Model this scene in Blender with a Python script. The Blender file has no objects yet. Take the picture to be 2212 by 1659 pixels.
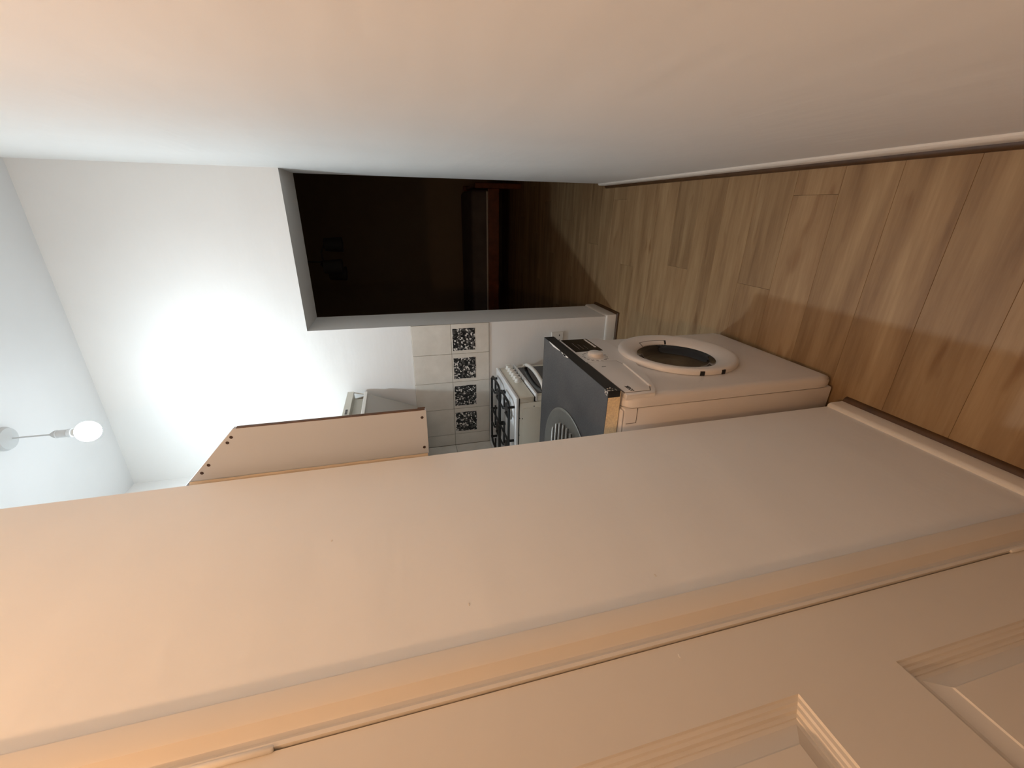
import bpy, bmesh, math, random
from mathutils import Vector, Matrix
random.seed(7)
scene = bpy.context.scene
C = scene.collection

# ------------------------------------------------------------------ camera
YAW, PITCH, ROLL, FPX = 0.4083, -0.2431, -0.087, 896.66
W, H = 2212, 1659
cd = bpy.data.cameras.new('camera'); cam = bpy.data.objects.new('camera', cd); C.objects.link(cam)
fwd = Vector((-math.sin(YAW)*math.cos(PITCH), math.cos(YAW)*math.cos(PITCH), math.sin(PITCH)))
r0 = fwd.cross(Vector((0, 0, 1))).normalized(); u0 = r0.cross(fwd)
rt = math.cos(ROLL)*r0 + math.sin(ROLL)*u0
up = -math.sin(ROLL)*r0 + math.cos(ROLL)*u0
# the phone was held on its side: picture-right is world-down, picture-up is world-right
cx, cy, cz = -up, rt, -fwd
cam.matrix_world = Matrix(((cx.x, cy.x, cz.x, 0), (cx.y, cy.y, cz.y, 0), (cx.z, cy.z, cz.z, 1.4933), (0, 0, 0, 1)))
cd.sensor_fit = 'HORIZONTAL'; cd.sensor_width = 36; cd.lens = 36*FPX/W
cd.clip_start = 0.02; cd.clip_end = 50
scene.camera = cam

# ------------------------------------------------------------------ world, exposure
wd = bpy.data.worlds.new('world'); scene.world = wd; wd.use_nodes = True
wd.node_tree.nodes['Background'].inputs[0].default_value = (0.01, 0.012, 0.016, 1)
wd.node_tree.nodes['Background'].inputs[1].default_value = 0.1
vs = scene.view_settings
vs.view_transform = 'Standard'; vs.look = 'None'; vs.gamma = 1; vs.use_curve_mapping = False
vs.exposure = 0.12
COOL_STRENGTH, COOL_COLOR = 1180.0, (0.80, 0.92, 1.0)
WARM_STRENGTH, WARM_COLOR = 1050.0, (1.0, 0.57, 0.30)

# ------------------------------------------------------------------ sizes (metres)
RX, PX, LX = 0.187, -0.617, -1.597           # right wall, partition face, kitchen left wall
YF, YB = 2.655, 3.014                         # far wall front and back
JX, ZL, HC = -0.6875, 2.056, 3.19             # jamb, lintel height, ceiling
PE = 0.987                                    # end of partition
YK = -1.7                                     # wall behind the camera

# ------------------------------------------------------------------ materials
MATS = {}
def srgb(r, g, b):
    f = lambda c: (c/255/12.92) if c/255 <= .04045 else ((c/255+.055)/1.055)**2.4
    return (f(r), f(g), f(b), 1)
class NT:
    def __init__(s, name):
        s.m = bpy.data.materials.new(name); s.m.use_nodes = True; s.t = s.m.node_tree
        s.b = s.t.nodes['Principled BSDF']; MATS[name] = s.m
    def n(s, typ, **kw):
        x = s.t.nodes.new(typ)
        for k, v in kw.items():
            if k in x.inputs: x.inputs[k].default_value = v
            else: setattr(x, k, v)
        return x
    def l(s, a, b): s.t.links.new(a, b)
    def coords(s, scale=(1, 1, 1), kind='Object', rnd=False):
        tc = s.n('ShaderNodeTexCoord'); mp = s.n('ShaderNodeMapping'); mp.inputs['Scale'].default_value = scale
        s.l(tc.outputs[kind], mp.inputs['Vector'])
        if rnd:
            oi = s.n('ShaderNodeObjectInfo'); ml = s.n('ShaderNodeMath', operation='MULTIPLY'); ml.inputs[1].default_value = 37.0
            s.l(oi.outputs['Random'], ml.inputs[0]); cb = s.n('ShaderNodeCombineXYZ')
            for i in range(3): s.l(ml.outputs[0], cb.inputs[i])
            s.l(cb.outputs[0], mp.inputs['Location'])
        return mp.outputs[0]
    def noise(s, vec, scale, detail=3, rough=.5):
        x = s.n('ShaderNodeTexNoise'); x.inputs['Scale'].default_value = scale
        x.inputs['Detail'].default_value = detail; x.inputs['Roughness'].default_value = rough
        s.l(vec, x.inputs['Vector']); return x.outputs[0]
    def ramp(s, fac, stops):
        x = s.n('ShaderNodeValToRGB'); e = x.color_ramp.elements
        while len(e) < len(stops): e.new(.5)
        for i, (p, c) in enumerate(stops): e[i].position = p; e[i].color = c
        s.l(fac, x.inputs[0]); return x.outputs[0]
    def bump(s, h, strength, dist):
        x = s.n('ShaderNodeBump'); x.inputs['Strength'].default_value = strength; x.inputs['Distance'].default_value = dist
        s.l(h, x.inputs['Height']); s.l(x.outputs[0], s.b.inputs['Normal'])
    def mix(s, a, b, fac, mode='MIX'):
        x = s.n('ShaderNodeMix', data_type='RGBA', blend_type=mode)
        for v, i in ((fac, 0), (a, 6), (b, 7)):
            if hasattr(v, 'links') or hasattr(v, 'is_linked'): s.l(v, x.inputs[i])
            else: x.inputs[i].default_value = v
        return x.outputs[2]
def mat(name, col, rough=.5, metal=0, var=.06, scale=6, bump=0, bscale=40, spec=.5):
    k = NT(name); v = k.coords()
    f = k.noise(v, scale, 4)
    a = tuple(c*(1-var) for c in col[:3])+(1,); b = tuple(min(1, c*(1+var)) for c in col[:3])+(1,)
    k.l(k.ramp(f, [(.3, a), (.7, b)]), k.b.inputs['Base Color'])
    k.b.inputs['Roughness'].default_value = rough; k.b.inputs['Metallic'].default_value = metal
    k.b.inputs['Specular IOR Level'].default_value = spec
    if bump: k.bump(k.noise(v, bscale, 4), .4, bump)
    return k.m
def wall_paint(name, col, bump=.0016):
    k = NT(name); v = k.coords((1, 1, 1)); vs_ = k.coords((1, .6, 3))
    f = k.noise(v, 2.2, 5)
    a = tuple(c*.975 for c in col[:3])+(1,); b = tuple(min(1, c*1.02) for c in col[:3])+(1,)
    k.l(k.ramp(f, [(.3, a), (.7, b)]), k.b.inputs['Base Color'])
    h1 = k.noise(vs_, 3.0, 3); h2 = k.noise(v, 60, 3)
    ad = k.n('ShaderNodeMath', operation='MULTIPLY_ADD'); ad.inputs[1].default_value = .06
    k.l(h2, ad.inputs[0]); k.l(h1, ad.inputs[2])
    k.bump(ad.outputs[0], .35, bump*6)
    k.b.inputs['Roughness'].default_value = .62; k.b.inputs['Specular IOR Level'].default_value = .35
    return k.m
WALL = wall_paint('white_wall_paint', srgb(244, 243, 240))
CEIL = wall_paint('ceiling_paint', srgb(242, 242, 242), .0008)
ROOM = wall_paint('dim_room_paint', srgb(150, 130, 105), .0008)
GLOSS = mat('gloss_white_paint', srgb(232, 226, 216), .34, var=.03, bump=.0006, bscale=14)
DOORP = mat('door_paint', srgb(228, 220, 208), .38, var=.03, scale=3, bump=.0005, bscale=22)
BEAD = mat('brown_bead_wood', srgb(82, 57, 32), .5, var=.25, scale=18)
WHITEG = mat('machine_white', srgb(232, 226, 220), .3, var=.015)
WHITEG2 = mat('machine_panel_white', srgb(236, 231, 226), .36, var=.01)
CREAM = mat('cooker_cream', srgb(222, 216, 200), .35, var=.03)
ENAMEL = mat('white_enamel', srgb(240, 240, 240), .16, var=.02)
BLACK = mat('black_iron', srgb(16, 16, 17), .45, var=.2)
BLKGLOSS = mat('black_gloss', srgb(12, 12, 13), .18, var=.1)
BURN = mat('burner_grey', srgb(72, 68, 66), .45, .3, var=.2)
STEEL = mat('stainless_steel', srgb(214, 212, 208), .32, .85, var=.05, scale=30)
STEELD = mat('darker_tray_steel', srgb(150, 148, 142), .36, .8, var=.05, scale=30)  # darker copy of the drainer steel, so the ribs read as highlights
CHIPB = mat('raw_chipboard', srgb(244, 220, 180), .85, var=.14, scale=160, bump=.001, bscale=220)
EDGEB = mat('black_edging', srgb(22, 20, 19), .4, var=.2, scale=20)
FLAKE = mat('white_flake', srgb(225, 222, 216), .7)
PANELM = mat('cabinet_board', srgb(194, 202, 212), .45, var=.02, scale=3)
BROWNE = mat('brown_edge', srgb(98, 66, 34), .5, var=.2, scale=40)
FILL = mat('filler_paint', srgb(236, 216, 186), .7, var=.1, scale=14, bump=.002, bscale=30)
SCREW = mat('screw_cap', srgb(58, 40, 34), .5)
HOODM = mat('hood_cream', srgb(216, 212, 198), .4, var=.04)
HOODG = mat('hood_grey', srgb(176, 170, 160), .4, var=.03)
PLAST = mat('white_plastic', srgb(236, 232, 224), .35, var=.02)
SLOT = mat('dark_slot', srgb(28, 26, 25), .6)
GREYPR = mat('grey_print', srgb(118, 108, 100), .6)
GROUT = mat('grout', srgb(150, 138, 118), .9, var=.2, scale=30)
REDWOOD = mat('red_brown_wood', srgb(118, 62, 34), .4, var=.25, scale=12)
BEDC = mat('grey_bedding', srgb(104, 94, 90), .9, var=.12, scale=8)
SHADE = mat('grey_lamp_shade', srgb(70, 64, 60), .7)
CORD = mat('white_cord', srgb(214, 216, 216), .5)

k = NT('dark_laminate'); v = k.coords()
f = k.noise(v, 7, 6, .65); f2 = k.noise(v, 160, 2)
c1 = k.ramp(f, [(.3, srgb(54, 53, 54)), (.72, srgb(75, 73, 73))])
sp = k.ramp(k.noise(v, 21, 2), [(.73, (0, 0, 0, 1)), (.80, (.22, .22, .22, 1))])
k.l(k.mix(c1, sp, 1.0, 'ADD'), k.b.inputs['Base Color'])
k.l(k.ramp(f2, [(.3, (.36,)*3+(1,)), (.7, (.52,)*3+(1,))]), k.b.inputs['Roughness'])
LAMI = k.m

k = NT('beige_tile'); v = k.coords(rnd=True)
k.l(k.ramp(k.noise(v, 9, 5, .6), [(.3, srgb(224, 217, 205)), (.7, srgb(238, 232, 221))]), k.b.inputs['Base Color'])
k.b.inputs['Roughness'].default_value = .28
TILE = k.m
k = NT('black_white_mosaic'); v = k.coords((1, 1, 1), rnd=True)
vo = k.n('ShaderNodeTexVoronoi', distance='CHEBYCHEV'); vo.inputs['Scale'].default_value = 105; vo.inputs['Randomness'].default_value = .85
k.l(v, vo.inputs['Vector']); sx = k.n('ShaderNodeSeparateColor'); k.l(vo.outputs['Color'], sx.inputs[0])
k.l(k.ramp(sx.outputs[0], [(.36, srgb(18, 18, 18)), (.62, srgb(74, 72, 70)), (.78, srgb(120, 116, 112)), (.86, srgb(226, 222, 215))]), k.b.inputs['Base Color'])
k.b.inputs['Roughness'].default_value = .3
MOSAIC = k.m

k = NT('oak_plank')
v1 = k.coords((1.0, 9, 1), rnd=True); v2 = k.coords((3.0, 60, 1), rnd=True); v3 = k.coords((2.2, 7.5, 1), rnd=True); v4 = k.coords((1, 1, 1), rnd=True)
g1 = k.noise(v1, 1.6, 5, .6); g2 = k.noise(v2, 2.0, 4, .6); g3 = k.noise(v3, 2.0, 2, .45)
base = k.ramp(g1, [(.28, srgb(134, 106, 75)), (.5, srgb(162, 134, 99)), (.72, srgb(182, 156, 119))])
fine = k.ramp(g2, [(.3, (.90, .88, .85, 1)), (.65, (1, 1, 1, 1))])
knot = k.ramp(g3, [(.66, (1, 1, 1, 1)), (.80, (.66, .55, .46, 1))])
oi = k.n('ShaderNodeObjectInfo')
tone = k.ramp(oi.outputs['Random'], [(0, (.84, .83, .82, 1)), (.5, (.97, .96, .94, 1)), (1, (1.0, .98, .97, 1))])
c = k.mix(base, fine, 1.0, 'MULTIPLY'); c = k.mix(c, knot, 1.0, 'MULTIPLY'); c = k.mix(c, tone, 1.0, 'MULTIPLY')
k.l(c, k.b.inputs['Base Color']); k.b.inputs['Roughness'].default_value = .5; k.b.inputs['Specular IOR Level'].default_value = .35
k.bump(g2, .15, .002)
OAK = k.m

def emit(name, col, s):
    k = NT(name); k.b.inputs['Base Color'].default_value = (1, 1, 1, 1)
    k.b.inputs['Emission Color'].default_value = col+(1,); k.b.inputs['Emission Strength'].default_value = s
    return k.m
COOLB = emit('cool_bulb_glow', COOL_COLOR, COOL_STRENGTH)
COOLS = emit('cool_bulb_side_glow', COOL_COLOR, COOL_STRENGTH*.042)
COOLT = emit('cool_bulb_upper_glow', COOL_COLOR, COOL_STRENGTH*.012)
WARMS = emit('warm_bulb_side_glow', WARM_COLOR, WARM_STRENGTH*.06)
WARMT = emit('warm_bulb_upper_glow', WARM_COLOR, WARM_STRENGTH*.03)
WARMB = emit('warm_bulb_glow', WARM_COLOR, WARM_STRENGTH)
k = NT('dark_door_glass'); k.b.inputs['Base Color'].default_value = srgb(26, 25, 27)
k.b.inputs['Roughness'].default_value = .06; k.b.inputs['Coat Weight'].default_value = .15; k.b.inputs['Coat Roughness'].default_value = .03
DGLASS = k.m

# ------------------------------------------------------------------ mesh helpers
def obj(name, bm, m, parent=None, smooth=False, angle=35):
    bmesh.ops.recalc_face_normals(bm, faces=bm.faces[:])
    me = bpy.data.meshes.new(name); bm.to_mesh(me); bm.free()
    if m: me.materials.append(m)
    if smooth:
        for p in me.polygons: p.use_smooth = True
        try: me.set_sharp_from_angle(angle=math.radians(angle))
        except Exception: pass
    o = bpy.data.objects.new(name, me); C.objects.link(o)
    if parent:
        o.parent = parent; o.location = -parent.location if parent.type == 'EMPTY' else (0, 0, 0)
    return o
def tag(o, label, cat, group=None, kind=None):
    o['label'] = label; o['category'] = cat
    if group: o['group'] = group
    if kind: o['kind'] = kind
    return o
def thing(name, label, cat, loc=(0, 0, 0), group=None, kind=None):
    o = bpy.data.objects.new(name, None); C.objects.link(o); o.location = loc; o.empty_display_size = .1
    return tag(o, label, cat, group, kind)
def bx(bm, x0, x1, y0, y1, z0, z1, bev=0, seg=2):
    x0, x1 = min(x0, x1), max(x0, x1); y0, y1 = min(y0, y1), max(y0, y1); z0, z1 = min(z0, z1), max(z0, z1)
    r = bmesh.ops.create_cube(bm, size=1, matrix=Matrix.Translation(((x0+x1)/2, (y0+y1)/2, (z0+z1)/2)) @ Matrix.Diagonal((x1-x0, y1-y0, z1-z0, 1)))
    if bev:
        es = list({e for vv in r['verts'] for e in vv.link_edges})
        bmesh.ops.bevel(bm, geom=es, offset=bev, segments=seg, affect='EDGES', profile=.5)
    return bm
def box(x0, x1, y0, y1, z0, z1, bev=0, seg=2): return bx(bmesh.new(), x0, x1, y0, y1, z0, z1, bev, seg)
def prism(bm, pts, axis, a, b, bev=0, seg=2):
    """polygon pts (2-D) extruded along axis from a to b; 2-D axes are the two others in x,y,z order"""
    def P(q, t):
        if axis == 'x': return (t, q[0], q[1])
        if axis == 'y': return (q[0], t, q[1])
        return (q[0], q[1], t)
    va = [bm.verts.new(P(q, a)) for q in pts]; vb = [bm.verts.new(P(q, b)) for q in pts]
    fs = [bm.faces.new(va), bm.faces.new(vb[::-1])]
    n = len(pts)
    for i in range(n): fs.append(bm.faces.new((va[i], vb[i], vb[(i+1) % n], va[(i+1) % n])))
    if bev:
        es = list({e for f_ in fs[:2] for e in f_.edges})
        bmesh.ops.bevel(bm, geom=es, offset=bev, segments=seg, affect='EDGES', profile=.5)
    return bm
def lathe(bm, prof, origin, axis, n=40, closed=False):
    """prof = [(r, t)], t along axis direction from origin"""
    ax = Vector(axis).normalized(); e1 = ax.orthogonal().normalized(); e2 = ax.cross(e1); o = Vector(origin)
    rings = []
    for r, t in prof:
        if r < 1e-6: rings.append([bm.verts.new(o+ax*t)])
        else: rings.append([bm.verts.new(o+ax*t+(e1*math.cos(2*math.pi*i/n)+e2*math.sin(2*math.pi*i/n))*r) for i in range(n)])
    for a, b in zip(rings, rings[1:]):
        for i in range(n):
            j = (i+1) % n
            if len(a) == 1 and len(b) == 1: continue
            if len(a) == 1: bm.faces.new((a[0], b[i], b[j]))
            elif len(b) == 1: bm.faces.new((a[i], b[0], a[j]))
            else: bm.faces.new((a[i], b[i], b[j], a[j]))
    if closed:
        for R in (rings[0], rings[-1]):
            if len(R) > 2: bm.faces.new(R)
    return bm
def tube(bm, pts, r, n=8, closed=False):
    pts = [Vector(p) for p in pts]; rings = []; prev = None; m = len(pts)
    for i, p in enumerate(pts):
        a = pts[i-1] if (i > 0 or closed) else p; b = pts[(i+1) % m] if (i < m-1 or closed) else p
        t = (b-a).normalized()
        if prev is None: e1 = t.orthogonal().normalized()
        else: e1 = (prev-t*prev.dot(t)).normalized()
        prev = e1; e2 = t.cross(e1)
        rings.append([bm.verts.new(p+(e1*math.cos(2*math.pi*q/n)+e2*math.sin(2*math.pi*q/n))*r) for q in range(n)])
    rng = range(m if closed else m-1)
    for i in rng:
        a, b = rings[i], rings[(i+1) % m]
        for q in range(n): bm.faces.new((a[q], a[(q+1) % n], b[(q+1) % n], b[q]))
    if not closed: bm.faces.new(rings[0]); bm.faces.new(rings[-1])
    return bm
def profile_strip(bm, prof, path):
    """prof (a,b) swept along list of frames (origin, axisA, axisB)"""
    rings = [[bm.verts.new(Vector(o)+Vector(A)*a+Vector(B)*b) for a, b in prof] for o, A, B in path]
    n = len(prof)
    for R1, R2 in zip(rings, rings[1:]):
        for i in range(n): bm.faces.new((R1[i], R1[(i+1) % n], R2[(i+1) % n], R2[i]))
    bm.faces.new(rings[0]); bm.faces.new(rings[-1])
    return bm
def struct(name, bm, m, label, cat, smooth=False):
    return tag(obj(name, bm, m, None, smooth), label, cat, kind='structure')

# ------------------------------------------------------------------ floor
floor = struct('floor', box(-2.6, 1.9, YK-.1, 6.5, -.06, -.012), BEAD, 'oak laminate plank floor running across the corridor, kitchen and dim room', 'floor')
PWID = .183
row0 = 1.055 - PWID*math.ceil((1.055-YK)/PWID)
y = row0; r = 0
JOINT = {2: [-.289], 5: [-.275], 8: [-.33]}
while y < 6.32:
    yc = y+PWID/2
    ri = round((y-1.055)/PWID)
    if y < YB-.02: xa, xb = (PX if yc < PE-.1 else LX), RX
    else: xa, xb = -2.5, 1.8
    cuts = JOINT.get(ri)
    if cuts is None:
        off = (ri*.47) % 1.25
        cuts = []
        x = -2.9+off
        while x < 1.9:
            if not (-.45 < x < .0 and yc < 2.9 and ri not in JOINT): cuts.append(x)
            x += 1.25
    xs = [xa]+[c_ for c_ in cuts if xa+.08 < c_ < xb-.08]+[xb]
    for a, b in zip(xs, xs[1:]):
        obj('plank', box(a+.0003, b-.0003, y+.0003, y+PWID-.0003, -.012, 0, .0007, 1), OAK, floor)
    y += PWID; r += 1

# ------------------------------------------------------------------ ceiling and walls
struct('ceiling', box(-2.6, 1.9, YK-.1, 6.5, HC, HC+.08), CEIL, 'smooth white painted ceiling', 'ceiling')
wall_right = struct('wall_right', box(RX, RX+.16, YK, YB, 0, HC), WALL, 'long white plaster wall beside the corridor, lit warm', 'wall')
bm = bmesh.new()
prism(bm, [(LX-.12, 0), (JX, 0), (JX, ZL), (RX, ZL), (RX, HC), (LX-.12, HC)], 'y', YF, YB)
wall_far = struct('wall_far', bm, WALL, 'white kitchen end wall with the open doorway to the dim room', 'wall')
wall_left = struct('wall_left', box(LX-.12, LX, PE-.12, YF, 0, HC), WALL, 'white kitchen side wall behind the cooker', 'wall')
struct('wall_left_pier', box(LX, -1.28, PE, 1.665, 0, HC), WALL, 'white boxed-out wall section behind the worktop', 'wall')
bm = bmesh.new()                               # partition with the door hole, and its return
DY0, DY1, DZ = -.43, .372, 2.045
prism(bm, [(YK, 0), (DY0, 0), (DY0, DZ), (DY1, DZ), (DY1, 0), (PE, 0), (PE, HC), (YK, HC)], 'x', PX-.12, PX, )
wall_part = struct('wall_partition', bm, WALL, 'cream lit partition wall with the panelled door, ending at the kitchen', 'wall')
struct('wall_return', box(LX, PX-.12, PE-.12, PE, 0, HC), WALL, 'white wall closing the near end of the kitchen', 'wall')
struct('wall_back_bounce', box(PX-.12, RX+.16, YK-.1, YK, 0, HC), WALL, 'unseen white wall added behind the viewer to bounce light in the corridor', 'wall')  # unseen wall, added to close the corridor and bounce light
# dim room beyond
struct('wall_room_far', box(-2.5, 1.8, 6.32, 6.44, 0, HC), ROOM, 'dark back wall of the unlit room', 'wall')
struct('wall_room_breast', box(-.985, 1.3, 6.22, 6.32, 0, HC), ROOM, 'dark projecting chimney breast on the back wall of the unlit room', 'wall')
struct('wall_room_left', box(-2.6, -2.5, YB, 6.44, 0, HC), ROOM, 'dark side wall of the unlit room, left of the bed', 'wall')
struct('wall_room_right', box(1.8, 1.9, YB, 6.44, 0, HC), ROOM, 'dark side wall of the unlit room, right of the bed', 'wall')
struct('wall_room_near', box(-2.5, LX-.12, YB-.1, YB, 0, HC), ROOM, 'dark wall beside the doorway inside the unlit room, left part', 'wall')
struct('wall_room_near_right', box(RX+.16, 1.8, YB-.1, YB, 0, HC), ROOM, 'dark wall beside the doorway inside the unlit room, right part', 'wall')

# chips and nicks in the plaster
def nick(pos, nrm, s, parent):
    bm = bmesh.new(); bmesh.ops.create_icosphere(bm, subdivisions=1, radius=1)
    n = Vector(nrm); q = n.to_track_quat('Z', 'Y').to_matrix().to_4x4()
    bmesh.ops.transform(bm, matrix=Matrix.Translation(pos) @ q @ Matrix.Diagonal((s, s*.5, s*.25, 1)), verts=bm.verts[:])
    return obj('nick', bm, GLOSS, parent, True)
for y_, z_ in ((.716, 1.669), (.505, 1.426), (.482, 1.083)): nick((PX, y_, z_), (1, 0, 0), .004, wall_part)

# ------------------------------------------------------------------ skirtings + brown beads
def skirt_prof(h, t): return [(0, 0), (t, 0), (t, h-.012), (t*.8, h-.004), (t*.45, h), (0, h)]
def bead_prof(r_=.016): return [(0, 0)]+[(r_*math.cos(a), r_*math.sin(a)) for a in [i*math.pi/10 for i in range(6)]]
def skirting(name, path, h, t, label, bead=True):
    o = struct(name, profile_strip(bmesh.new(), skirt_prof(h, t), path), GLOSS, label, 'skirting board', True)
    if bead:
        p2 = []
        for (og, A, B) in path:
            p2.append((Vector(og)+Vector(A)*t, A, B))
        obj('floor_bead', profile_strip(bmesh.new(), bead_prof(), p2), BEAD, o, True)
    return o
Z = (0, 0, 1)
skirting('baseboard_right', [((RX, YK, 0), (-1, 0, 0), Z), ((RX, YB, 0), (-1, 0, 0), Z)], .068, .014, 'white skirting board along the long right wall')
skirting('baseboard_partition', [((PX, DY1+.07, 0), (1, 0, 0), Z), ((PX, PE, 0), (1, 0, 0), Z)], .08, .014, 'white skirting board on the partition between door and washing machine')
skirting('baseboard_far', [((JX-.0, YB, 0), (1, 0, 0), Z), ((JX, YF, 0), (1, -1, 0), Z), ((-1.05, YF, 0), (0, -1, 0), Z)], .088, .014, 'white skirting board wrapping the doorway pier beside the cooker')

# ------------------------------------------------------------------ door in the partition
trim = thing('trim_1', 'cream painted door architrave on the partition wall', 'door frame', (PX, DY1, 0), kind='structure')
# cross-section: (distance from door edge along wall, projection from wall)
AW = .072
def arch_prof():
    return [(.0, -.002), (.0, .0075), (.005, .008), (.008, .005), (.012, .0015), (.018, .0005), (.022, .003), (.026, .009), (.030, .0145), (.036, .017), (.058, .0185), (.063, .018), (.066, .0155), (.066, -.002)]
DO0, DO1, DTOP = -.405, .357, 2.03            # door leaf edges
pa = arch_prof()
obj('architrave_side', profile_strip(bmesh.new(), pa, [((PX, DO1+.0024, 0), (0, 1, 0), (1, 0, 0)), ((PX, DO1+.0024, DTOP+.004), (0, 1, 1), (1, 0, 0))]), DOORP, trim, True, 25)
obj('architrave_head', profile_strip(bmesh.new(), pa, [((PX, DO1+.0024, DTOP+.004), (0, 1, 1), (1, 0, 0)), ((PX, DO0-.004, DTOP+.004), (0, -1, 1), (1, 0, 0))]), DOORP, trim, True, 25)
obj('architrave_side', profile_strip(bmesh.new(), pa, [((PX, DO0-.004, DTOP+.004), (0, -1, 1), (1, 0, 0)), ((PX, DO0-.004, 0), (0, -1, 0), (1, 0, 0))]), DOORP, trim, True, 25)
obj('lining', box(PX-.12, PX-.0005, DO1+.0025, DY1, 0, DZ), DOORP, trim)
obj('lining', box(PX-.12, PX-.0005, DY0, DO0-.0025, 0, DZ), DOORP, trim)
obj('lining_head', box(PX-.12, PX-.0005, DO0-.0025, DO1+.0025, DTOP+.0025, DZ), DOORP, trim)

door = thing('door_1', 'cream painted panelled door in the partition wall, closed', 'door', (PX, .0, 0), kind='structure')
DXF = PX+.003                                 # door face
DT = .04
ST = .106
mid0, mid1 = -.071, .023                      # centre muntin
cols = [(mid1, DO1-ST), (DO0+ST-.0, mid0)]
rows = [(.22, .823), (1.005, 1.66), (1.75, 1.925)]
obj('stile', box(DXF-DT, DXF, DO1-ST, DO1, .006, DTOP), DOORP, door)
obj('stile', box(DXF-DT, DXF, DO0, DO0+ST, .006, DTOP), DOORP, door)
zz = [.006, .22, .823, 1.005, 1.66, 1.75, 1.925, DTOP]
for a, b in ((0, 1), (2, 3), (4, 5), (6, 7)):
    obj('rail', box(DXF-DT, DXF, DO0+ST, DO1-ST, zz[a], zz[b]), DOORP, door)
for a, b in rows: obj('muntin', box(DXF-DT, DXF, mid0, mid1, a, b), DOORP, door)
for (ya, yb) in cols:
    for (za, zb) in rows:
        # fielded panel: stepped moulding, flat recess, raised centre
        steps = [(0, 0), (.0015, -.0035), (.006, -.0045), (.008, -.0075), (.012, -.0085), (.014, -.013), (.018, -.0135), (.019, -.016)]
        bm = bmesh.new(); rings = []
        for ins, d in steps+[(.019, -.02)]:
            rings.append([bm.verts.new((DXF+d, yy, z_)) for yy, z_ in ((ya+ins, za+ins), (yb-ins, za+ins), (yb-ins, zb-ins), (ya+ins, zb-ins))])
        for R1, R2 in zip(rings, rings[1:]):
            for i in range(4): bm.faces.new((R1[i], R1[(i+1) % 4], R2[(i+1) % 4], R2[i]))
        pn = obj('panel_moulding', bm, DOORP, door)
        bm = bmesh.new(); rings = []
        for ins, d in [(.0185, -.03), (.0185, -.0155), (.024, -.0155), (.045, -.0065), (.047, -.0045)]:
            rings.append([bm.verts.new((DXF+d, yy, z_)) for yy, z_ in ((ya+ins, za+ins), (yb-ins, za+ins), (yb-ins, zb-ins), (ya+ins, zb-ins))])
        for R1, R2 in zip(rings, rings[1:]):
            for i in range(4): bm.faces.new((R1[i], R1[(i+1) % 4], R2[(i+1) % 4], R2[i]))
        bm.faces.new(rings[-1]); bm.faces.new(rings[0])
        obj('panel', bm, DOORP, door)
for z0 in (.27, 1.69):
    bm = bmesh.new()
    lathe(bm, [(0, 0), (.003, .0005), (.0042, .003), (.0042, .088), (.003, .0915), (0, .092)], (PX+.0055, DO1+.002, z0), (0, 0, 1), 14)
    hg = obj('hinge', bm, GLOSS, door, True)
nick((DXF, .338, 1.134), (1, 0, 0), .004, door).location = -door.location

# ------------------------------------------------------------------ wall tiles
TW, TH, TZ = .2035, .2543, .9427
def tile(x0, x1, z0, z1): return box(x0+.0012, x1-.0012, YF-.007, YF-.0005, z0+.0012, z1-.0012, .0012, 1)
obj('grout_bed', box(LX+.001, JX, YF-.004, YF, TZ, TZ+2*TH), GROUT, wall_far)
xs = [JX-TW*i for i in range(5)]+[LX+.0075]
for i in range(5):
    for j in range(2):
        t = obj('tile', tile(xs[i+1], xs[i], TZ+TH*j, TZ+TH*(j+1)), TILE, wall_far)
        if j == 0 and i < 4:
            zt = TZ+TH-.009; xr = xs[i]-.031
            n_ = 10
            # inlay with slightly ragged mosaic outline
            rnd = random.Random(i+3); pts = []
            for sx_, sz_, ex, ez in ((0, 0, 1, 0), (1, 0, 1, 1), (1, 1, 0, 1), (0, 1, 0, 0)):
                for q in range(n_):
                    w_ = q/n_; jx = (rnd.random()-.5)*.004 if q else 0; jz = (rnd.random()-.5)*.004 if q else 0
                    pts.append((xr-.150*(sx_+(ex-sx_)*w_)+jx, zt-.150*(sz_+(ez-sz_)*w_)+jz))
            obj('mosaic_inlay', prism(bmesh.new(), pts, 'y', YF-.0082, YF-.0065), MOSAIC, t)
obj('grout_bed', box(LX, LX+.004, 1.67, YF-.004, TZ, TZ+2*TH), GROUT, wall_left)
for i in range(5):
    for j in range(2):
        y1 = YF-.0075-TW*i; y0 = max(y1-TW, 1.67)
        obj('tile', box(LX+.0005, LX+.007, y0+.0012, y1-.0012, TZ+TH*j+.0012, TZ+TH*(j+1)-.0012, .0012, 1), TILE, wall_left)

# ------------------------------------------------------------------ socket
sk = thing('wall_socket', 'white single power socket low on the end wall behind the worktop corner', 'socket', (-.822, YF, .41))
obj('face_plate', box(-.866, -.779, YF-.011, YF, .41, .497, .003, 2), PLAST, sk)
for a, b, c_, d in ((-.826, -.818, .466, .478), (-.846, -.834, .437, .442), (-.810, -.798, .437, .442)):
    obj('pin_hole', box(a, b, YF-.0116, YF-.0105, c_, d), SLOT, sk)
obj('rocker_switch', box(-.857, -.848, YF-.014, YF-.0105, .462, .482, .001, 1), PLAST, sk)

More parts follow.
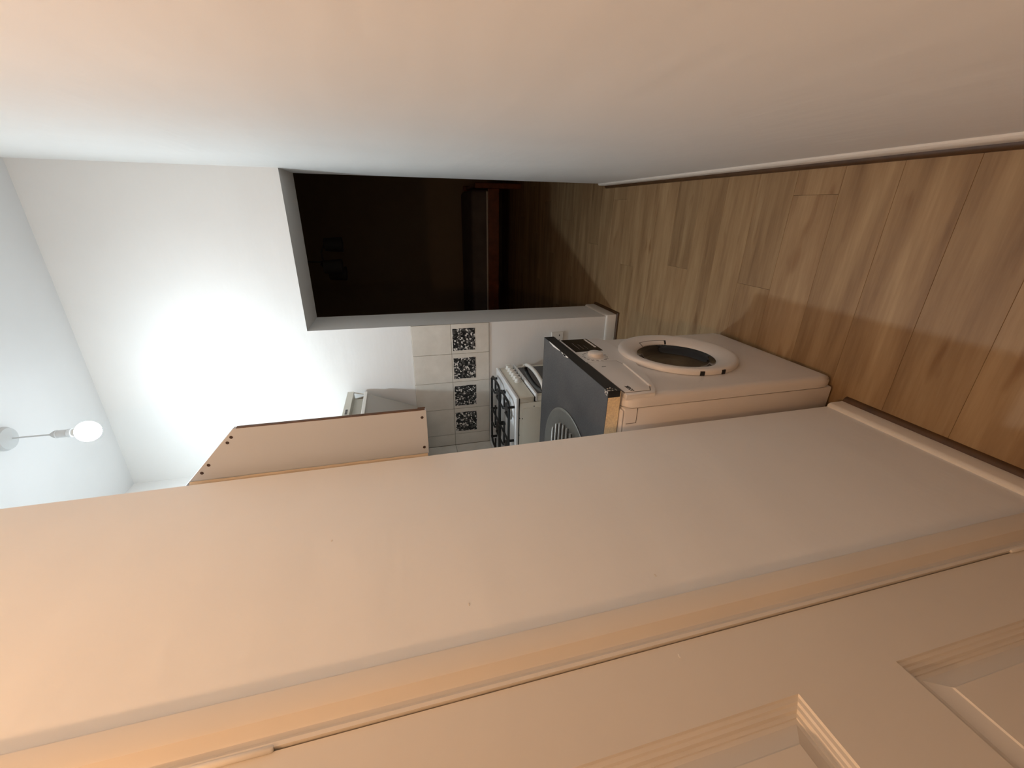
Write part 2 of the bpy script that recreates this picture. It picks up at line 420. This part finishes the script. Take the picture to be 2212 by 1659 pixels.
# ------------------------------------------------------------------ washing machine
MX, MY0, MY1, MZ = -.530, 1.037, 1.648, .846
wm = thing('washing_machine', 'white front-loading washing machine under the dark worktop', 'washing machine', ((MX-.56+MX)/2, (MY0+MY1)/2, 0))
obj('body', box(-1.09, MX-.038, MY0, MY1, .012, MZ, .008, 2), WHITEG, wm, True)
RC = (1.375, .437); RR = .228
def rr_outline(ins, n=96):
    """rounded-rectangle outline of the front, sampled by angle about the port centre"""
    y0, y1, z0, z1 = MY0+ins, MY1-ins, .014+ins, MZ-ins
    rad = max(.012, .03-ins); out = []
    for i in range(n):
        a = 2*math.pi*i/n; d = (math.cos(a), math.sin(a)); lo, hi = 0, 2
        for _ in range(40):
            m_ = (lo+hi)/2; py, pz = RC[0]+d[0]*m_, RC[1]+d[1]*m_
            qx = max(y0+rad-py, py-(y1-rad), 0); qz = max(z0+rad-pz, pz-(z1-rad), 0)
            inside = (y0 <= py <= y1 and z0 <= pz <= z1 and math.hypot(qx, qz) <= rad)
            if inside: lo = m_
            else: hi = m_
        out.append((RC[0]+d[0]*lo, RC[1]+d[1]*lo))
    return out
bm = bmesh.new(); rings = []
for ins, dx in ((0, -.037), (0, -.020), (.003, -.011), (.009, -.004), (.018, -.0008), (.03, 0)):
    rings.append([bm.verts.new((MX+dx, q[0], q[1])) for q in rr_outline(ins)])
for rad, dx in ((.205, 0), (.170, -.004), (.160, -.03)):
    rings.append([bm.verts.new((MX+dx, RC[0]+rad*math.cos(2*math.pi*i/96), RC[1]+rad*math.sin(2*math.pi*i/96))) for i in range(96)])
for R1, R2 in zip(rings, rings[1:]):
    for i in range(96): bm.faces.new((R1[i], R1[(i+1) % 96], R2[(i+1) % 96], R2[i]))
obj('front_panel', bm, WHITEG, wm, True, 50)
# port door
bm = bmesh.new()
lathe(bm, [(.212, -.002), (.228, .001), (.2285, .013), (.225, .0185), (.219, .0212), (.211, .0218), (.198, .020), (.182, .0155), (.168, .009), (.158, .003), (.152, -.003), (.150, -.010)], (MX, RC[0], RC[1]), (1, 0, 0), 80)
pd = obj('port_door', bm, WHITEG2, wm, True, 60)
bm = bmesh.new()
lathe(bm, [(.1515, -.005), (.146, -.009), (.137, -.011), (.130, -.017), (.121, -.0265), (.095, -.032), (.05, -.034), (0, -.0345)], (MX, RC[0], RC[1]), (1, 0, 0), 64)
obj('door_glass', bm, DGLASS, pd, True, 60)
RING = [(.150, -.010), (.152, -.003), (.158, .003), (.168, .009), (.182, .0155), (.198, .020), (.211, .0218)]
def ring_h(r_):
    for (r1, h1), (r2, h2) in zip(RING, RING[1:]):
        if r_ <= r2: return h1+(h2-h1)*(r_-r1)/(r2-r1)
    return RING[-1][1]
def sector(r0_, r1_, a0, a1, off):              # curved plate lying on the ring surface
    bm = bmesh.new(); g = []
    for i in range(13):
        a = math.radians(a0+(a1-a0)*i/12)
        g.append([bm.verts.new((MX+ring_h(r0_+(r1_-r0_)*q/5)+off, RC[0]+(r0_+(r1_-r0_)*q/5)*math.cos(a), RC[1]+(r0_+(r1_-r0_)*q/5)*math.sin(a))) for q in range(6)])
    for i in range(12):
        for q in range(5): bm.faces.new((g[i][q], g[i+1][q], g[i+1][q+1], g[i][q+1]))
    ex = bmesh.ops.extrude_face_region(bm, geom=bm.faces[:])
    bmesh.ops.translate(bm, verts=[e for e in ex['geom'] if isinstance(e, bmesh.types.BMVert)], vec=(-.0012, 0, 0))
    return bm
obj('grip_gap', sector(.1515, .1705, -20, 27, .0008), BLACK, pd, True)
obj('grip_flap', sector(.1520, .1672, -17, 26, .0020), WHITEG2, pd, True)
for a in (168, 190):                           # two dark hinge notches on the rim
    a = math.radians(a); c0 = Vector((MX+.008, RC[0]+.2275*math.cos(a), RC[1]+.2275*math.sin(a)))
    bm = bmesh.new(); bmesh.ops.create_cube(bm, size=1, matrix=Matrix.Translation(c0) @ Matrix.Rotation(a, 4, 'X') @ Matrix.Diagonal((.016, .006, .016, 1)))
    obj('hinge_notch', bm, SLOT, pd)
# control panel with drooping lower edge
pts = [(MY0+.006, MZ-.004), (MY1-.006, MZ-.004), (MY1-.006, .66)]
for i in range(17):
    t = i/16; yy = MY1-.03-(MY1-MY0-.06)*t
    pts.append((yy, .640+.085*max(0, (t-.3)/.7)**1.6))
pts.append((MY0+.006, .742))
obj('control_panel', prism(bmesh.new(), pts, 'x', MX-.012, MX+.0075, .004, 3), WHITEG2, wm, True, 40)
CXF = MX+.0075
dr = obj('detergent_drawer', prism(bmesh.new(), [(1.062, .838), (1.345, .838), (1.345, .722), (1.30, .715), (1.09, .735), (1.062, .75)], 'x', CXF-.006, CXF+.0016, .0012, 2), WHITEG2, wm, True)
obj('drawer_gap', prism(bmesh.new(), [(1.059, .841), (1.348, .841), (1.348, .7195), (1.30, .712), (1.088, .732), (1.059, .748)], 'x', CXF-.006, CXF+.0004), GREYPR, wm)
lip = [(1.30-.21*i/12, .712+.02*(i/12)) for i in range(13)]
obj('drawer_lip', tube(bmesh.new(), [(CXF+.002, a, b) for a, b in lip], .0042, 10), WHITEG2, dr, True)
obj('display', box(CXF-.002, CXF+.0015, 1.472, 1.638, .712, .832, .001, 1), BLKGLOSS, wm)
for i in range(6): obj('button', box(CXF, CXF+.0028, 1.515+.0195*i, 1.530+.0195*i, .721, .730, .0006, 1), WHITEG2, wm)
for i in range(3): obj('indicator_line', box(CXF, CXF+.0018, 1.50, 1.545+.02*i, .765+.018*i, .767+.018*i), GREYPR, wm)
bm = bmesh.new(); lathe(bm, [(0, .0), (.034, .0), (.034, .004), (.031, .005), (.0285, .017), (.025, .0195), (0, .020)], (CXF-.001, 1.408, .778), (1, 0, 0), 36)
kn = obj('programme_knob', bm, WHITEG2, wm, True)
bm = bmesh.new()
for i in range(16):
    a = 2*math.pi*i/16+.15
    cyy, czz = 1.408+.050*math.cos(a), .778+.046*math.sin(a)
    for q in range(3):
        ln = .004+.010*random.random()
        bx(bm, CXF, CXF+.0006, cyy-ln/2, cyy+ln/2, czz-.0006+.0036*(q-1), czz+.0008+.0036*(q-1))
dm = obj('dial_markings', bm, GREYPR, wm)
obj('drawer_mark', box(CXF+.0014, CXF+.0021, 1.288, 1.291, .790, .806), SLOT, wm)
tc = bpy.data.curves.new('brand_text', 'FONT'); tc.body = 'LOGIK'; tc.size = .0185; tc.extrude = .0003; tc.offset = .0004; tc.align_x = 'CENTER'
to = bpy.data.objects.new('tmp_text', tc); C.objects.link(to); bpy.context.view_layer.update()
tm = bpy.data.meshes.new_from_object(to.evaluated_get(bpy.context.evaluated_depsgraph_get()))
bpy.data.objects.remove(to)
tm.transform(Matrix(((0, 0, 1, CXF+.002), (.76, 0, 0, 1.086), (0, 1, 0, .803), (0, 0, 0, 1)))); tm.materials.clear(); tm.materials.append(SLOT)
tx = bpy.data.objects.new('brand_lettering', tm); C.objects.link(tx); tx.parent = wm; tx.location = -wm.location
# top lid, side line and feet
obj('lid', box(-1.085, MX-.045, MY0+.002, MY1-.002, MZ-.0, MZ+.006, .003, 2), WHITEG, wm, True)
obj('side_seam', box(-.62, MX-.040, MY0-.0008, MY0+.002, .8, .8015), GREYPR, wm)
obj('side_seam', box(-.6215, -.62, MY0-.0008, MY0+.002, .8, MZ-.01), GREYPR, wm)
for fx in (-1.04, -.61):
    for fy in (MY0+.05, MY1-.05):
        bm = bmesh.new(); lathe(bm, [(0, 0), (.02, 0), (.02, .006), (.01, .008), (.01, .016), (0, .016)], (fx, fy, 0), (0, 0, 1), 16); obj('foot', bm, SLOT, wm, True)

# ------------------------------------------------------------------ worktop with round drainer
CXW, CY0, CY1, CZ, CT = -.511, 1.055, 1.664, .9, .044
wt = thing('worktop', 'dark grey worktop with raw chipboard end and black front edging', 'worktop', (-.9, 1.36, CZ-CT))
obj('core', box(-1.28, CXW-.0015, CY0, CY1-.001, CZ-CT, CZ-.0012), CHIPB, wt)
# laminate skin: thin sheet, slightly uneven near edge
pts = [(-1.28, CY1), (CXW, CY1)]
rnd = random.Random(4)
for i in range(13): pts.append((CXW-.0005*rnd.random(), CY1-(CY1-CY0)*i/12)) if i else None
for i in range(1, 24): pts.append((CXW-.77*i/24, CY0+rnd.random()*.0022-.0008))
pts.append((-1.28, CY0))
obj('laminate_top', prism(bmesh.new(), pts, 'z', CZ-.0012, CZ), LAMI, wt)
obj('front_edging', box(CXW-.0014, CXW+.0008, CY0+.003, CY1, CZ-CT, CZ+.0001), EDGEB, wt)
obj('far_edging', box(-1.28, CXW, CY1-.001, CY1+.0006, CZ-CT, CZ), EDGEB, wt)
obj('back_end_edging', box(CXW-.02, CXW+.001, CY0-.0012, CY0+.0032, CZ-CT+.003, CZ+.0004), EDGEB, wt)
bm = bmesh.new()                               # chipped white patches along the front top arris
def chip(bm, y0, y1, wmax, n=9):
    a = []; b = []
    for i in range(n+1):
        t = i/n; yy = y0+(y1-y0)*t; w_ = wmax*(.25+.75*math.sin(math.pi*min(1, max(0, t))))*(.6+.5*rnd.random())
        a.append(bm.verts.new((CXW+.0011, yy, CZ+.0006-w_*.25))); b.append((bm.verts.new((CXW+.0009, yy, CZ+.0006)), bm.verts.new((CXW-w_, yy, CZ+.0006))))
    for i in range(n):
        bm.faces.new((a[i], a[i+1], b[i+1][0], b[i][0])); bm.faces.new((b[i][0], b[i+1][0], b[i+1][1], b[i][1]))
for args in ((1.60, 1.47, .0065), (1.455, 1.385, .0075), (1.44, 1.41, .01)): chip(bm, *args)
obj('chipped_edge', bm, FLAKE, wt)
bm = bmesh.new()
for i in range(16):
    yy = CY0+.002+.022*rnd.random(); zz_ = CZ-.001-.030*rnd.random()**2; s = .0015+.004*rnd.random()
    bx(bm, CXW+.0005, CXW+.0016, yy, yy+s, zz_-s*.6, zz_)
for i in range(12):
    yy = CY0+.001+.02*rnd.random(); xx = CXW-.012*rnd.random(); s = .0015+.004*rnd.random()
    bx(bm, xx-s, xx, yy, yy+s*.6, CZ-.0004, CZ+.0007)
obj('chipped_edge', bm, FLAKE, wt)
# drainer
DC = (-.974, 1.336); DR = .250
dn = thing('round_drainer', 'round stainless steel drainer with raised ribs set in the worktop', 'sink drainer', (DC[0], DC[1], CZ))
bm = bmesh.new()
lathe(bm, [(DR, 0), (DR+.001, .003), (DR-.006, .0045), (DR-.012, .0035), (DR-.030, .003), (DR-.040, .0018), (DR-.047, .0008), (.12, .0006), (0, .0005)], (DC[0], DC[1], CZ+.0003), (0, 0, 1), 96)
obj('tray', bm, STEELD, dn, True, 60)
for i in range(-5, 6):
    oy = i*.037; L = math.sqrt(max(0, .186**2-oy*oy))
    if L < .03: continue
    # ribs run along x
    bm = bmesh.new(); n = 12
    pts = []
    for q in range(n+1):
        t = -1+2*q/n; hgt = .0045*(1-abs(t)**8)
        pts.append((DC[0]+L*t, DC[1]+oy, CZ+.0054+hgt*.2))
    tube(bm, pts, .0048, 8)
    obj('rib', bm, STEEL, dn, True)  # lighter steel than the tray: rib highlights put into the colour

# ------------------------------------------------------------------ wall cabinet with cut-corner end board
wc = thing('wall_cabinet', 'off-white wall cabinet with slanted end board fixed to the partition end', 'cabinet', (-.9, 1.3, 1.454))
EY0, EY1 = 1.020, 1.032
obj('end_board', prism(bmesh.new(), [(-.495, 1.454), (-.495, 1.912), (-.72, 2.122), (-1.275, 2.122), (-1.275, 1.454)], 'y', EY0, EY1, .0008, 1), PANELM, wc)
obj('edge_strip', box(-.495, -.4935, EY0+.0005, EY1-.0005, 1.458, 1.905), BROWNE, wc)
obj('carcass', box(-1.28, -.86, EY1, 1.62, 1.47, 2.10), PANELM, wc)
obj('cabinet_door', box(-.859, -.842, EY1+.003, 1.617, 1.475, 2.095, .002, 1), PANELM, wc)
bm = bmesh.new()
for x_, z_ in ((-.517, 1.920), (-.531, 1.931), (-.587, 1.984), (-.607, 2.003), (-.516, 1.466), (-.608, 1.466)):
    bm = bmesh.new(); lathe(bm, [(0, 0), (.0042, 0), (.0036, -.0012), (0, -.0014)], (x_, EY0+.0002, z_), (0, 1, 0), 12)
    obj('screw_cap', bm, SCREW, wc, True)
bm = bmesh.new(); rnd = random.Random(9)       # bead of filler where board meets partition
path = [(-.6345+.0015*rnd.random(), EY0-.003+.002*rnd.random(), 1.458+.575*i/30) for i in range(31)]
tube(bm, path, .0065, 8); obj('filler_bead', bm, FILL, wc, True)
obj('hinge_bracket', box(-.505, -.493, EY1, EY1+.006, 1.456, 1.476, .001, 1), BROWNE, wc)
obj('hinge_bracket', box(-.503, -.495, EY1, EY1+.004, 1.485, 1.5, .001, 1), BROWNE, wc)
obj('mounting_batten', box(-1.28, -.64, PE, EY0-.0005, 1.47, 2.05), PANELM, wc)

# ------------------------------------------------------------------ cooker hood
HX = -1.08
hd = thing('cooker_hood', 'cream cooker hood with slanted grey front above the gas cooker', 'cooker hood', (-1.33, 2.35, 1.45))
HY0, HY1 = 2.08, 2.598
obj('top_box', prism(bmesh.new(), [(HX, 1.835), (HX, 1.872), (LX+.001, 1.90), (LX+.001, 1.74), (HX-.05, 1.775), (HX-.05, 1.835)], 'y', HY0, HY1, .002, 1), HOODM, hd)
obj('visor_rail', box(HX-.022, HX-.004, HY0, HY1-.008, 1.752, 1.772, .002, 1), PLAST, hd)
obj('visor_strut', tube(bmesh.new(), [(HX-.012, HY1-.03, 1.77), (HX-.006, HY1-.004, 1.838)], .004, 8), PLAST, hd)
obj('slanted_front', prism(bmesh.new(), [(HX-.018, 1.752), (HX-.030, 1.752), (-1.235, 1.452), (-1.221, 1.452)], 'y', HY0, HY1-.012, .0015, 1), HOODG, hd)
obj('side_plate', prism(bmesh.new(), [(HX-.05, 1.835), (HX-.03, 1.752), (-1.235, 1.452), (LX+.001, 1.452), (LX+.001, 1.835)], 'y', HY1-.012, HY1, .001, 1), HOODG, hd)
obj('side_plate', prism(bmesh.new(), [(HX-.05, 1.835), (HX-.03, 1.752), (-1.235, 1.452), (LX+.001, 1.452), (LX+.001, 1.835)], 'y', HY0, HY0+.012, .001, 1), HOODG, hd)
for i in range(3): obj('control_button', box(HX-.0005, HX+.003, 2.27+.022*i, 2.284+.022*i, 1.847, 1.859, .001, 1), BURN, hd)

# ------------------------------------------------------------------ gas cooker
SX, SY0, SY1, SZ = -1.0, 2.095, 2.605, .893
gc = thing('gas_cooker', 'freestanding cream gas cooker with black pan supports on white hob', 'cooker', (-1.29, (SY0+SY1)/2, 0))
obj('body', box(-1.58, SX-.032, SY0, SY1, .03, SZ-.006, .004, 2), CREAM, gc, True)
for z0, z1 in ((.62, .86), (.36, .60), (.08, .34)):
    obj('side_pressing', box(-1.54, -1.068, SY0-.0012, SY0+.003, z0, z1, .002, 2), CREAM, gc, True)
for x_, z_ in ((-1.06, .79), (-1.062, .70), (-1.13, .877), (-1.135, .86), (-1.243, .879)):
    bm = bmesh.new(); lathe(bm, [(0, 0), (.0035, 0), (.003, -.0015), (0, -.002)], (x_, SY0-.001, z_), (0, 1, 0), 10); obj('side_screw', bm, SLOT, gc, True)
obj('hob_plate', box(-1.58, SX+.004, SY0-.004, SY1+.004, SZ-.010, SZ+.010, .006, 3), ENAMEL, gc, True)
obj('hob_seal', box(-1.57, SX-.004, SY0-.001, SY1+.001, SZ-.015, SZ-.009), SLOT, gc)
# control panel (slightly leaning) and knobs
cpn = obj('control_panel', prism(bmesh.new(), [(SX-.032, SZ-.014), (SX-.004, SZ-.014), (SX, SZ-.022), (SX+.002, .792), (SX-.032, .792)], 'y', SY0, SY1, .003, 2), CREAM, gc, True)
for i in range(6):
    bm = bmesh.new(); yy = 2.335+.047*i
    lathe(bm, [(0, 0), (.021, 0), (.021, .006), (.017, .010), (.015, .026), (.012, .029), (0, .029)], (SX, yy, .826), (1, 0, 0), 22)
    kb = obj('knob', bm, PLAST, gc, True)
    obj('knob_grip', box(SX+.026, SX+.036, yy-.004, yy+.004, .808, .844, .002, 2), PLAST, kb)
# oven door
od = obj('oven_door', box(SX-.032, SX+.004, SY0+.002, SY1-.002, .30, .778, .004, 2), CREAM, gc, True)
obj('door_top_trim', box(SX-.03, SX+.020, SY0, SY1, .770, .785, .004, 2), ENAMEL, gc, True)
obj('door_seal', box(SX-.031, SX-.002, SY0+.001, SY1-.001, .777, .793), SLOT, gc)
obj('oven_glass', box(SX, SX+.0065, SY0+.035, SY1-.035, .34, .765, .001, 1), DGLASS, od)
bm = bmesh.new(); pts = []
for i in range(15):
    t = i/14; pts.append((SX+.012+.040*math.sin(math.pi*t)**.6, 2.18+.40*t, .705))
tube(bm, pts, .013, 12)
hn = obj('door_handle', bm, PLAST, gc, True)
for yy in (2.18, 2.58): obj('handle_end', box(SX-.002, SX+.022, yy-.014, yy+.014, .690, .72, .004, 2), PLAST, hn)
lw = obj('lower_drawer', box(SX-.032, SX+.002, SY0+.002, SY1-.002, .06, .293, .004, 2), CREAM, gc, True)
obj('plinth', box(-1.55, SX-.05, SY0+.01, SY1-.01, 0, .03), SLOT, gc)
# burners
bpos = [(-1.135, 2.222, .048), (-1.135, 2.478, .036), (-1.395, 2.228, .042), (-1.395, 2.478, .046)]
for x_, y_, r_ in bpos:
    bm = bmesh.new(); lathe(bm, [(0, 0), (r_+.012, 0), (r_+.010, .005), (r_, .008), (r_, .014)], (x_, y_, SZ+.010), (0, 0, 1), 28)
    b_ = obj('burner', bm, STEEL, gc, True)
    bm = bmesh.new(); lathe(bm, [(r_*1.04, .014), (r_*1.06, .019), (r_*.9, .022), (0, .023)], (x_, y_, SZ+.010), (0, 0, 1), 28)
    obj('burner_cap', bm, BURN, b_, True)
# pan supports: one frame for each half (left/right), rounded loop with cross prongs and feet
def rrect(x0, x1, y0, y1, r_, z_, n=6):
    out = []
    for (cx_, cy_, a0) in ((x1-r_, y1-r_, 0), (x0+r_, y1-r_, 90), (x0+r_, y0+r_, 180), (x1-r_, y0+r_, 270)):
        for i in range(n+1):
            a = math.radians(a0+90*i/n); out.append((cx_+r_*math.cos(a), cy_+r_*math.sin(a), z_))
    return out
GZ = SZ+.045
for (y0, y1) in ((2.115, 2.342), (2.358, 2.585)):
    bm = bmesh.new(); x0, x1 = -1.545, -1.035; ym = (y0+y1)/2; xm = (x0+x1)/2
    tube(bm, rrect(x0, x1, y0, y1, .05, GZ), .0075, 8, True)
    ps = obj('pan_support', bm, BLACK, gc, True)
    for x_, r_ in ((-1.135, .03), (-1.395, .03)):
        for (ax, ay, bx_, by) in ((x_, y0, x_, ym-r_), (x_, y1, x_, ym+r_)):
            obj('prong', tube(bmesh.new(), [(ax, ay, GZ), (bx_, by, GZ), (bx_, by+(0.004 if by < ym else -.004), GZ-.008)], .0065, 8), BLACK, ps, True)
    for s_, xa in ((1, x1), (-1, x0)):
        obj('prong', tube(bmesh.new(), [(xa, ym, GZ), (xa-s_*.075, ym, GZ)], .0065, 8), BLACK, ps, True)
    obj('prong', tube(bmesh.new(), [(xm+.075, ym, GZ), (xm-.075, ym, GZ)], .0065, 8), BLACK, ps, True)
    obj('cross_bar', tube(bmesh.new(), [(xm, y0, GZ), (xm, y1, GZ)], .007, 8), BLACK, ps, True)
    for fx in (x0+.03, xm, x1-.03):
        for fy in (y0+.004, y1-.004):
            obj('support_foot', tube(bmesh.new(), [(fx, fy, SZ+.009), (fx, fy, GZ+.008)], .0085, 8), BLACK, ps, True)

# ------------------------------------------------------------------ pendant bulbs
def pendant(pos, top, emis, label, holder_h=.085, side=None, upper=None):
    x_, y_, z_ = pos
    t = thing('pendant_bulb', label, 'light bulb', (x_, y_, top))
    bm = bmesh.new(); lathe(bm, [(.052, 0), (.052, -.006), (.046, -.018), (.02, -.026), (.006, -.030), (0, -.030)], (x_, y_, top), (0, 0, 1), 32); obj('ceiling_rose', bm, CORD, t, True)
    zt = z_+.050+holder_h
    obj('cord', tube(bmesh.new(), [(x_, y_, top-.028), (x_+.0008, y_, (top+zt)/2), (x_, y_, zt-.004)], .0034, 8), CORD, t, True)
    bm = bmesh.new(); lathe(bm, [(0, 0), (.007, 0), (.016, -.014), (.0185, -.022), (.0185, -.024), (.0172, -.025), (.0172, -.062), (.019, -.064), (.019, -.078), (.015, -.080), (0, -.080)], (x_, y_, zt), (0, 0, 1), 24); obj('lamp_holder', bm, CORD, t, True)
    # LED bulb: the diffuser is brightest below, dimmer towards the collar
    for nm, m_, a0, a1 in (('bulb_glass', emis, 0, 43), ('bulb_side_glass', side or emis, 43, 110), ('bulb_collar', upper or emis, 110, 145)):
        bm = bmesh.new(); prof = []
        for i in range(7):
            a = math.radians(a0+(a1-a0)*i/6); prof.append((max(0, .045*math.sin(a)), -.0445*math.cos(a)))
        lathe(bm, prof, (x_, y_, z_), (0, 0, 1), 48); obj(nm, bm, m_, t, True, 80)
    bm = bmesh.new(); lathe(bm, [(.0262, .036), (.020, .046), (.0135, .056), (.0135, .07), (0, .07)], (x_, y_, z_), (0, 0, 1), 24); obj('bulb_neck', bm, PLAST, t, True)
    return t
pendant((-.937, 2.05, 2.893), HC, COOLB, 'bare glowing white bulb hanging on a short cord from the kitchen ceiling', side=COOLS, upper=COOLT)
pendant((-.31, -.10, 2.86), HC, WARMB, 'bare warm bulb hanging from the corridor ceiling above the viewer', side=WARMS, upper=WARMT)

# ------------------------------------------------------------------ dim room: bed and ceiling lamp
bd = thing('bed', 'low wooden bed with dark bedding in the unlit room beyond the doorway', 'bed', (-.8, 5.75, 0))
obj('side_rail', box(-2.0, .235, 5.25, 5.285, .27, .405, .006, 2), REDWOOD, bd)
obj('side_rail', box(-2.0, .235, 6.14, 6.175, .27, .405, .006, 2), REDWOOD, bd)
for x_ in (.235, -2.06):
    for y_ in (5.235, 6.13): obj('post', box(x_, x_+.06, y_, y_+.06, 0, .56, .010, 2), REDWOOD, bd)
    for z0 in (.28, .44): obj('end_rail', box(x_+.015, x_+.045, 5.295, 6.13, z0, z0+.09, .006, 2), REDWOOD, bd)
obj('slat_base', box(-2.0, .235, 5.285, 6.14, .30, .325), REDWOOD, bd)
obj('mattress', box(-1.99, .225, 5.275, 6.15, .33, .60, .06, 4), BEDC, bd, True)
obj('sheet_edge', box(-1.97, .205, 5.266, 5.30, .404, .420, .004, 1), PLAST, bd)
cl = thing('ceiling_lamp', 'dark ceiling lamp with cylinder shades hanging in the unlit room', 'lamp', (-.487, 4.5, HC))
LZ = 2.19
bm = bmesh.new(); lathe(bm, [(.06, 0), (.06, -.02), (.02, -.035), (0, -.035)], (-.487, 4.5, HC), (0, 0, 1), 24); obj('ceiling_cup', bm, SHADE, cl, True)
obj('stem', tube(bmesh.new(), [(-.487, 4.5, HC-.03), (-.487, 4.5, LZ)], .009, 10), SHADE, cl, True)
for a in (20, 140, 260):
    a = math.radians(a); dx, dy = math.cos(a), math.sin(a); R_ = .165
    am = obj('arm', tube(bmesh.new(), [(-.487, 4.5, LZ), (-.487+dx*.09, 4.5+dy*.09, LZ+.015), (-.487+dx*R_, 4.5+dy*R_, LZ-.02)], .008, 8), SHADE, cl, True)
    bm = bmesh.new(); lathe(bm, [(.0, 0), (.052, 0), (.060, -.004), (.070, -.165), (.067, -.165), (.057, -.006), (0, -.006)], (-.487+dx*R_, 4.5+dy*R_, LZ-.02), (0, 0, 1), 24)
    obj('lamp_shade', bm, SHADE, am, True)
